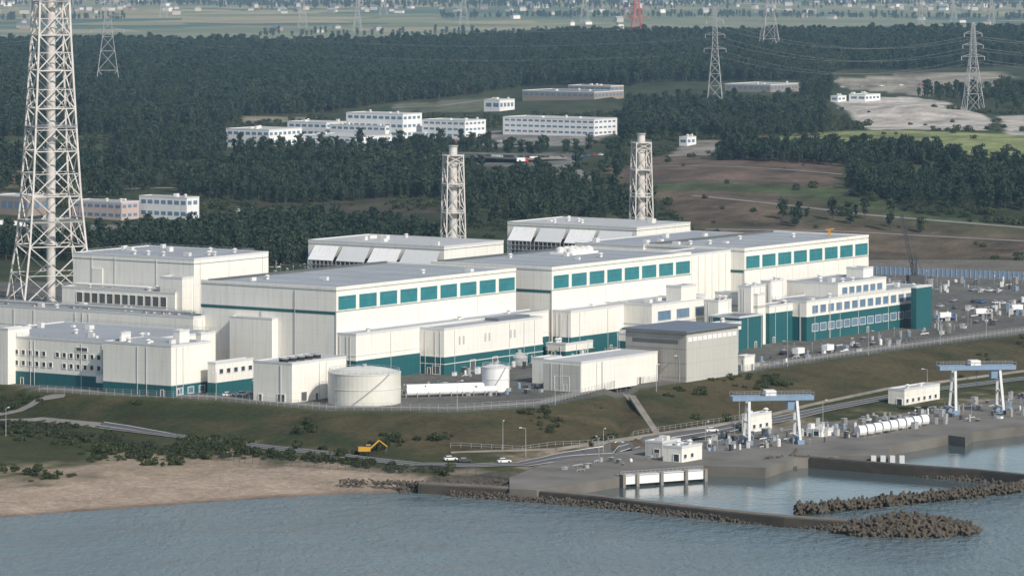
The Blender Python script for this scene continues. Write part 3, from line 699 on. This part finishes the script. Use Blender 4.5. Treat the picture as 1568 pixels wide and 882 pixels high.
def along(pts,z,n,w0,w1,zr,s0,s1):
    W=np.array([at(u,v,z) for u,v in pts]); L=np.r_[0,np.cumsum(np.hypot(*np.diff(W,axis=0).T))]; t=rng.uniform(0,L[-1],n)
    x=np.interp(t,L,W[:,0]); w=rng.uniform(0,1,n); y=np.interp(t,L,W[:,1])+w0+(w1-w0)*w; zz=zr[0]+(zr[1]-zr[0])*w+rng.uniform(-.3,.5,n); s=rng.uniform(s0,s1,n)
    return x,y,zz,s
R1=along([(610,753),(650,753),(700,754),(800,760)],0,600,-2,3,(-.3,2.4),.35,.75)
R2=along([(1215,712),(1400,728),(1568,742),(1750,762)],0,1400,-3,2,(-.3,2.4),.4,.8)
R3=along([(1172,722),(1215,716),(1222,708)],0,200,-4,6,(0,3.2),.5,1.)
R4=along([(520,742),(560,742),(650,745),(780,742)],2,350,2,6,(2.,2.7),.25,.55)
R5=along([(690,759),(900,775),(1100,797),(1296,814)],0,1300,-1.5,1.,(-.5,1.4),.3,.6)
x,y,zz,s=[np.concatenate(c) for c in zip(R1,R2,R3,R4,R5)]; n=len(x)
scatter('revetment_rocks',np.stack([x,y,zz],-1),rotr(n),np.stack([s*1.3,s,s*.9],-1),rng.integers(0,4,n),rocks)
T_1=along([(1218,786),(1330,776),(1450,764),(1568,750),(1800,726)],0,800,-4.5,4.5,(0,0),.75,.95)
T_z=rng.uniform(0,2.2,800)
ang=rng.uniform(0,6.3,420); q=np.sqrt(rng.uniform(0,1,420)); c0=at(1388,814,0)
x2=c0[0]+np.cos(ang)*q*21; y2=c0[1]+np.sin(ang)*q*13; z2=(1-q)*4.4+rng.uniform(-.3,1.,420)
x=np.r_[T_1[0],x2]; y=np.r_[T_1[1],y2]; zz=np.r_[T_z,z2]; s=np.r_[T_1[3],rng.uniform(.9,1.15,420)]; n=len(x)
scatter('tetrapod_breakwater',np.stack([x,y,zz],-1),rotr(n),np.stack([s,s,s],-1),np.zeros(n),[tetramesh()])
# ---------------------------------------------------------------- roads / fences
def dens(W,step=6):
    out=[]
    for a,b_ in zip(W[:-1],W[1:]):
        n=max(1,int(math.dist(a[:2],b_[:2])/step))
        for i in range(n): t=i/n; out.append((a[0]+(b_[0]-a[0])*t,a[1]+(b_[1]-a[1])*t))
    out.append(tuple(W[-1][:2])); return out
def strip(name,pts,w,part,off=.22,line=False):
    W=dens([gnd(*p) for p in pts],3); mb=MB()
    def lay(part,o,hw,zo,ns=4):
        V=[];Fc=[]
        for i,p in enumerate(W):
            q=W[min(i+1,len(W)-1)]; r=W[max(i-1,0)]; dx,dy=q[0]-r[0],q[1]-r[1]; L=math.hypot(dx,dy) or 1; nx,ny=-dy/L,dx/L
            for k in range(ns+1):
                s=-1+2*k/ns; a,b2=p[0]+nx*(o+s*hw),p[1]+ny*(o+s*hw); V.append((a,b2,hz(a,b2)+zo))
        m_=ns+1
        for i in range(len(W)-1):
            for k in range(ns): Fc.append((m_*i+k,m_*i+k+1,m_*(i+1)+k+1,m_*(i+1)+k))
        mb.add(part,V,Fc)
    lay(part,0,w/2,off)
    if line: lay('paint',w/2-.35,.1,off+.03,1); lay('paint',-w/2+.35,.1,off+.03,1); lay('paint',0,.08,off+.03,1)
    mb.finish(name)
up=[(60,600),(150,605),(330,613),(500,628),(700,630),(830,622),(950,600),(1130,571),(1300,545),(1568,510),(1900,478)]
strip('perimeter_road',[(u,v-5) for u,v in up],6,'paving',.12)
strip('coastal_road',[(150,652),(300,672),(420,687),(560,703),(640,712),(720,714),(800,712),(900,698),(1000,678),(1100,660),(1200,642),(1260,628),(1400,601),(1568,580),(1800,556)],6,'asphalt',line=True)
strip('gravel_path',[(-20,637),(30,630),(62,612),(100,607)],4,'paving'); strip('gravel_path',[(0,645),(60,644),(150,652)],4,'paving')
strip('gravel_path',[(600,166),(680,162),(740,154)],7,'paving'); strip('gravel_path',[(600,242),(700,236),(860,234)],6,'paving'); strip('gravel_path',[(845,256),(880,262),(905,278),(935,272)],7,'paving')
strip('gravel_path',[(0,296),(100,300),(200,290),(285,288)],6,'paving'); strip('gravel_path',[(960,262),(1290,268)],4,'paving'); strip('gravel_path',[(980,281),(1280,283)],3,'asphalt')
strip('gravel_path',[(1060,300),(1330,330),(1600,352)],4,'paving'); strip('gravel_path',[(1080,352),(1300,356),(1600,372)],3,'paving')
def fence(name,pts,h=2.4,part='steel',sp=3,rails=3,off=0):
    W=dens([gnd(*p) for p in pts],sp); mb=MB(); pr=None
    for p in W:
        z=hz(*p)+off; mb.tube(part,(p[0],p[1],z-.2),(p[0],p[1],z+h),.08)
        if pr:
            for k in range(rails): q=h*(k+1)/rails; mb.tube(part,(pr[0],pr[1],pr[2]+q),(p[0],p[1],z+q),.045,3)
        pr=(p[0],p[1],z)
    mb.finish(name)
fence('perimeter_fence',up,rails=4)
fence('perimeter_fence',[(0,655),(130,672),(250,692),(375,710),(470,716),(600,726),(780,736)],2.2,'dark_steel',2.5,5)
fence('perimeter_fence',[(690,686),(800,690),(900,682),(1000,662),(1150,640)],1.5,'steel',3,2)
mb=MB()
W=dens([gnd(*p) for p in [(690,694),(850,689),(1000,667),(1150,644),(1240,621),(1360,596),(1568,569),(1800,545)]],5)
for a,b_ in zip(W[:-1],W[1:]): 
    mb.tube('concrete',(a[0],a[1],5.2),(b_[0],b_[1],5.2),.8,4)
mb.finish('retaining_wall')
p=at(1335,420,12); q=at(1700,434,12); mb=MB(); n=50
for i in range(n):
    a=(p[0]+(q[0]-p[0])*i/n,p[1]+(q[1]-p[1])*i/n); c=(p[0]+(q[0]-p[0])*(i+1)/n,p[1]+(q[1]-p[1])*(i+1)/n)
    mb.prism('blue_steel',[a,c,(c[0],c[1]+.4),(a[0],a[1]+.4)],11.5,15.6); mb.box('steel',a[0]-.12,a[0]+.12,a[1]-.2,a[1],11.5,15.8)
mb.finish('sound_barrier_wall')
mb=MB(); p=gnd(1005,664) ; q=gnd(958,606); n=30
for i in range(n):
    t=i/n; x=p[0]+(q[0]-p[0])*t; y=p[1]+(q[1]-p[1])*t; z=hz(x,y)+.35; mb.box('concrete',x-1.1,x+1.1,y,y+2.6,z-1.2,z)
    mb.tube('steel',(x-1.1,y,z),(x-1.1,y,z+1),.05)
mb.finish('stairway')
# ---------------------------------------------------------------- vehicles
def carpaint():
    m,nt,b=newmat('car_paint'); oi=nt.nodes.new('ShaderNodeObjectInfo'); nt.links.new(oi.outputs['Color'],b.inputs['Base Color']); b.inputs['Roughness'].default_value=.3; return m
MT['car']=carpaint()
def loft(mb,part,secs):
    n=len(secs[0]); V=[p for s in secs for p in s]; Fc=[]
    for i in range(len(secs)-1):
        for j in range(n): Fc.append((i*n+j,i*n+(j+1)%n,(i+1)*n+(j+1)%n,(i+1)*n+j))
    Fc+= [tuple(range(n))[::-1],tuple(range((len(secs)-1)*n,len(secs)*n))]; mb.add(part,V,Fc)
def wheels(mb,xs,w,r=.34):
    for x in xs:
        for s in (-1,1): mb.tube('rubber',(x,s*(w-.22),r),(x,s*w,r),r,12)
def car():
    mb=MB(); sec=lambda x,w,z0,z1:[(x,-w,z0),(x,w,z0),(x,w*.96,z1),(x,-w*.96,z1)]
    loft(mb,'car',[sec(-2.15,.78,.35,.75),sec(-2.0,.86,.25,.95),sec(0,.87,.22,.95),sec(1.3,.86,.22,.9),sec(2.15,.76,.3,.7)])
    loft(mb,'glass_dark',[sec(-1.75,.76,.93,.95),sec(-1.35,.7,.93,1.42),sec(.2,.7,.93,1.44),sec(1.1,.76,.88,.9)])
    loft(mb,'car',[sec(-1.4,.66,1.4,1.46),sec(.25,.66,1.42,1.48)]); wheels(mb,(-1.3,1.3),.86); return mb.onemesh('car')
def truck(L=6.5,h=3):
    mb=MB(); mb.box('car',1.6,3.3,-1.1,1.1,.6,2.5); mb.box('glass_dark',3.28,3.34,-.95,.95,1.5,2.3); mb.box('glass_dark',2.3,3.1,-1.13,1.13,1.6,2.3)
    mb.box('walls_white',1.4-L*.75,1.4,-1.2,1.2,.95,h); mb.box('dark_steel',1.4-L*.75,3.2,-.5,.5,.5,.95); wheels(mb,(2.4,-1.2,-2.4),1.15,.48); return mb.onemesh('truck')
CM,TM=car(),truck()
colr=[(.6,.6,.6),(.65,.65,.63),(.3,.31,.32),(.03,.03,.035),(.4,.4,.4),(.08,.12,.3),(.3,.04,.03),(.12,.12,.12),(.05,.06,.08)]
def put(mesh,name,u,v,a=None,c=None,z=None):
    x,y,h=gnd(u,v); o=bpy.data.objects.new(name,mesh); o.location=(x,y,(h if z is None else z)+.1); o.rotation_euler[2]=random.uniform(0,6.3) if a is None else a
    o.color=(*(c or random.choice(colr)),1); S.collection.objects.link(o)
def row(u0,v0,u1,v1,n,a=A,pk=.85,mesh=None,name='parked_car'):
    for i in range(n):
        if random.random()<pk: t=i/max(1,n-1); put(mesh or CM,name,u0+(u1-u0)*t,v0+(v1-v0)*t,a+random.uniform(-.05,.05))
row(1440,471,1568,480,12,A,.5); row(1460,462,1568,468,11,A,.5); row(1450,444,1568,449,10,A,.4)
row(205,345,300,343,14); row(0,352,50,354,7); row(700,221,780,218,14); row(250,203,300,218,8); row(420,235,470,232,7)
row(1180,545,1260,538,5,A,.4); row(1300,528,1420,518,5,A,.3); row(640,238,700,235,6); row(880,242,930,238,6)
row(1170,142,1250,140,8); row(1290,135,1500,128,8,.3,.5); row(560,222,640,224,8,.3)
for u,v in [(690,706),(772,709),(1140,655),(350,607),(372,606),(1090,662)]: put(CM,'parked_car',u,v,.3,(.75,.75,.75))
put(CM,'parked_car',712,708,.3,(.05,.05,.06))
row(1225,545,1270,540,2,A,1,TM,'box_truck'); row(1450,490,1560,478,3,.3,.8,TM,'box_truck'); row(10,347,40,350,3,.2,1,TM,'box_truck'); 
for u,v in [(800,250),(820,248),(745,213)]: put(TM,'box_truck',u,v,.2,(.6,.05,.04))
x,y,z=gnd(560,697); mb=MB()
for s in (-1,1): mb.box('rubber',-2,2,s*1.3-.35,s*1.3+.35,0,.9)
mb.cyl('dark_steel',0,0,.9,1.2,.9,12); mb.box('yellow',-2.4,1.4,-1.3,1.3,1.2,2.5); mb.box('yellow',.2,1.6,.2,1.3,2.5,3.2); mb.box('glass_dark',.3,1.7,.1,1.4,1.9,3.0)
mb.tube('yellow',(1.3,-.3,2),(4.2,-.3,4.6),.3); mb.tube('yellow',(4.2,-.3,4.6),(6.8,-.3,2.6),.24); mb.tube('dark_steel',(6.8,-.3,2.6),(6.3,-.3,1),.45)
mb.finish('excavator',(x,y,z),0.1)
def gantry(u,v,L,h,name='gantry_crane',ang=.15):
    x,y=at(u,v,QZ); z=QZ; mb=MB(); hw=5
    for s in (-1,1):
        for q in (-1,1):
            mb.tube('coping',(s*L/2,q*hw,0),(s*(L/2-.6),q*hw*.35,h),.6,4); mb.box('blue_steel',s*L/2-1.1,s*L/2+1.1,q*hw-.8,q*hw+.8,0,1.4)
        mb.tube('coping',(s*L/2,-hw,2),(s*L/2,hw,2),.5,4); mb.tube('coping',(s*L/2,-hw*.7,h*.5),(s*L/2,hw*.7,h*.5),.35,4)
        mb.tube('steel',(s*L/2,-hw*.7,h*.5),(s*(L/2-.5),hw*.4,h*.95),.2,4)
    for q in (-1,1): mb.box('blue_steel',-L/2-5,L/2+5,q*1.9-.6,q*1.9+.6,h,h+1.5)
    mb.box('blue_steel',-L/2-5,-L/2-3.6,-1.3,1.3,h+.2,h+1.4); mb.box('blue_steel',L/2+3.6,L/2+5,-1.3,1.3,h+.2,h+1.4)
    mb.box('walls_white',-2.5,1,-2.4,2.4,h+1.55,h+3.2); mb.box('blue_steel',L/2-3.6,L/2-.5,-1.8,1.8,h-3,h-.2); mb.tube('dark_steel',(0,0,h),(0,0,h-6),.12)
    for q in (-1,1):
        mb.tube('steel',(-L/2-5,q*2.6,h+2.6),(L/2+5,q*2.6,h+2.6),.06)
        for i in range(12): mb.tube('steel',(-L/2-5+i*(L+10)/11,q*2.6,h+1.5),(-L/2-5+i*(L+10)/11,q*2.6,h+2.6),.05)
    mb.finish(name,(x,y,z),ang)
gantry(1182,678,17,14); gantry(1495,632,17,15)
mb=MB()
x,y=at(1400,436,12); lattice(mb,'dark_steel',[(2,.9),(14,.9)],.15); 
pr=(0,0,3)
for i in range(11):
    c=(-.55*i-.5,0,3+2.6*(i+1)); 
    for a_,b2 in ((-.6,-.6),(.6,-.6),(.6,.6),(-.6,.6)): mb.tube('dark_steel',(pr[0]+a_,b2,pr[2]),(c[0]+a_,b2,c[2]),.13)
    mb.tube('dark_steel',(pr[0]-.6,.6,pr[2]),(c[0]+.6,-.6,c[2]),.1); mb.tube('dark_steel',(pr[0]+.6,-.6,pr[2]),(c[0]-.6,.6,c[2]),.1); pr=c
mb.box('dark_steel',-3,4,-2.5,2.5,1.2,4.2); mb.box('rubber',-4,4,-3.4,-2.2,0,1.4); mb.box('rubber',-4,4,2.2,3.4,0,1.4); mb.tube('dark_steel',(4,0,4),(pr[0],0,pr[2]),.08); mb.finish('crawler_crane',(x,y,12),.2)
x,y=at(1270,361,44.6); mb=MB(); lattice(mb,'yellow',[(0,.5),(3,.4)],.12); mb.tube('yellow',(-1.6,0,3),(2,0,3.4),.25); mb.finish('roof_jib_crane',(x,y,44))
P=at(950,729,QZ); Q=at(1075,720,QZ); mb=MB(); L=math.dist(P,Q); ang=math.atan2(Q[1]-P[1],Q[0]-P[0])
for a_,b2 in ((0,.15),(.18,.44),(.48,.74),(.78,1.)):
    mb.box('walls_white',a_*L,b2*L,-1.6,-.4,.9,3.6); mb.box('coping',a_*L-.2,b2*L+.2,-1.9,-.1,3.6,3.8)
for a_ in (0,.165,.46,.76,1.): mb.box('concrete',a_*L-.5,a_*L+.5,-2.4,0,-2,4)
mb.box('concrete',0,L,-.3,4,3.31,3.5)
for i in range(20): mb.tube('steel',(i*L/19,-.2,3.5),(i*L/19,-.2,4.7),.06)
mb.tube('steel',(0,-.2,4.7),(L,-.2,4.7),.06); mb.tube('steel',(0,-.2,4.1),(L,-.2,4.1),.05); mb.finish('intake_gate',(P[0],P[1],0),ang)
def qb(name,uL,uC,uR,vt,vb,zb=QZ,wall='walls_white',**k):
    P=at(uC,vb,zb); zt=CAMZ-(vt-VH)*P[1]/F; B=Bld(uL,uC,uR,vt,zt,zb-.3,wall,'roof_white',P=P)
    if B.b>4: B.wl(1,min(3,B.b-1),zb+.2,zb+2.4,'glass_dark')
    if B.a>4:
        n=int(B.a/4)
        for i in range(n): B.ws(1+i*4,2.6+i*4,zb+1.2,zb+2.4,'glass_dark')
    B.vents(2,seed=int(uC)); B.done(name)
qb('intake_pump_house',1015,1044,1075,686,708,wall='walls'); qb('intake_pump_house',988,1014,1042,678,700,wall='walls_grey')
qb('control_cabin',1360,1385,1439,598,622,wall='walls'); qb('control_cabin',1136,1150,1182,637,662,wall='walls'); qb('control_cabin',1235,1258,1276,660,669)
mb=MB()
for i in range(9):
    p=at(1313+i*12,664-i*2.1,QZ+1); mb.tube('walls_white',(p[0],p[1],5.2),(p[0]+2.3,p[1]+1.2,5.2),1.8,14); mb.box('steel',p[0]-.3,p[0]+.3,p[1]-1.6,p[1]+1.6,QZ,5)
mb.finish('seawater_pipeline')
p=at(1362,698,QZ); mb=MB()
for i in range(4): mb.box('coping',p[0]-6+i*3,p[0]-4.4+i*3,p[1]-2.5,p[1]-.5,-1,3.6)
mb.finish('quay_fender_frame')
r=random.Random(3)
def clutter(mb,u0,v0,u1,v1,dv,n,z,hmax=2.6):
    for i in range(n):
        t=r.random(); u=u0+(u1-u0)*t; v=v0+(v1-v0)*t+r.uniform(-dv,dv); x,y=at(u,v,z); k=r.random(); s=r.uniform(.5,1.6); h=r.uniform(.6,hmax)
        part=r.choice(['walls_white','steel','concrete','steel','dark_steel','dark_steel','blue_steel','steel','asphalt','coping','walls_grey'])
        if k<.5: mb.rbox(part,x,y,z-.1,z+h,s*1.6,s,A+r.choice([0,.3])); mb.rbox('steel',x,y,z+h,z+h+.15,s*1.7,s*1.1,A)
        elif k<.7: mb.cyl(part,x,y,z-.1,z+h,s*.5,12); mb.cyl(part,x,y,z+h,z+h+.3,s*.5,12,.1)
        elif k<.85:
            mb.tube(part,(x,y,z+.6),(x+E1[0]*s*4,y+E1[1]*s*4,z+.6),.2,8)
            for q in (0,2,4): mb.box('steel',x+E1[0]*s*q-.1,x+E1[0]*s*q+.1,y+E1[1]*s*q-.1,y+E1[1]*s*q+.1,z-.1,z+.6)
        else: mb.tube('steel',(x,y,z),(x,y,z+h*2),.08); mb.rbox(part,x,y,z+h*2,z+h*2+.4,.6,.3,A)
mb=MB(); clutter(mb,1080,684,1230,668,12,70,QZ); clutter(mb,1230,668,1568,622,14,130,QZ); clutter(mb,860,720,1010,700,6,16,QZ,1.2); mb.finish('quay_equipment')
mb=MB(); clutter(mb,1130,560,1420,512,9,70,12,2); clutter(mb,1430,500,1568,475,16,60,12,3); clutter(mb,1340,440,1568,440,10,60,12,3); clutter(mb,380,606,400,604,5,14,12); clutter(mb,610,600,830,598,8,50,12,1.8); clutter(mb,690,575,820,560,5,25,12,3); clutter(mb,840,548,950,535,5,30,12); clutter(mb,410,418,470,412,5,30,12); mb.finish('yard_equipment')
def lamp(u,v,h=9):
    x,y,z=gnd(u,v); mb=MB(); mb.tube('steel',(0,0,0),(0,0,h),.14,6,.08); mb.tube('steel',(0,0,h),(1.6,0,h+.3),.08,5); mb.box('white_steel',1.2,2.1,-.2,.2,h+.15,h+.4); mb.finish('street_lamp',(x,y,z),random.uniform(0,6))
for u,v in [(770,690),(805,700),(924,700),(917,714),(1132,655),(331,612),(9,668),(1040,585),(1206,562),(1330,545),(1440,528),(1510,515),(700,626),(850,620),(1260,655),(1080,690),(1420,605),(1005,600)]: lamp(u,v)
# ---------------------------------------------------------------- haze, light, camera
m=bpy.data.materials.new('haze'); m.use_nodes=True; nt=m.node_tree; nt.nodes.clear()
o=nt.nodes.new('ShaderNodeOutputMaterial'); vs=nt.nodes.new('ShaderNodeVolumeScatter'); vs.inputs['Density'].default_value=6e-5; vs.inputs['Color'].default_value=(.45,.75,1,1)
nt.links.new(vs.outputs[0],o.inputs['Volume']); MT['haze']=m
mb=MB(); mb.box('haze',-15000,15000,1000,28000,-20,420); mb.finish('atmospheric_haze')
sd=Vector((.62*.78,-.785*.78,.62)).normalized()
el=math.asin(sd.z); az=math.atan2(sd.x,sd.y)
L=bpy.data.lights.new('sun','SUN'); L.energy=4.1; L.angle=math.radians(1.); L.color=(1,.955,.88)
lo=bpy.data.objects.new('sun',L); lo.rotation_euler=sd.to_track_quat('Z','Y').to_euler(); S.collection.objects.link(lo)
w=bpy.data.worlds.new('World'); S.world=w; w.use_nodes=True; nt=w.node_tree
sk=nt.nodes.new('ShaderNodeTexSky'); sk.sky_type='NISHITA'; sk.sun_disc=False; sk.sun_elevation=el; sk.sun_rotation=az
nt.links.new(sk.outputs[0],nt.nodes['Background'].inputs[0]); nt.nodes['Background'].inputs[1].default_value=.12
S.view_settings.view_transform='Standard'; S.view_settings.look='None'; S.view_settings.exposure=0
c=bpy.data.cameras.new('camera'); c.sensor_width=36; c.lens=36*F/1568; c.shift_y=-(441-VH)/1568; c.clip_start=10; c.clip_end=60000
co=bpy.data.objects.new('camera',c); co.location=(0,0,CAMZ); co.rotation_euler=(math.pi/2,0,0); S.collection.objects.link(co); S.camera=co
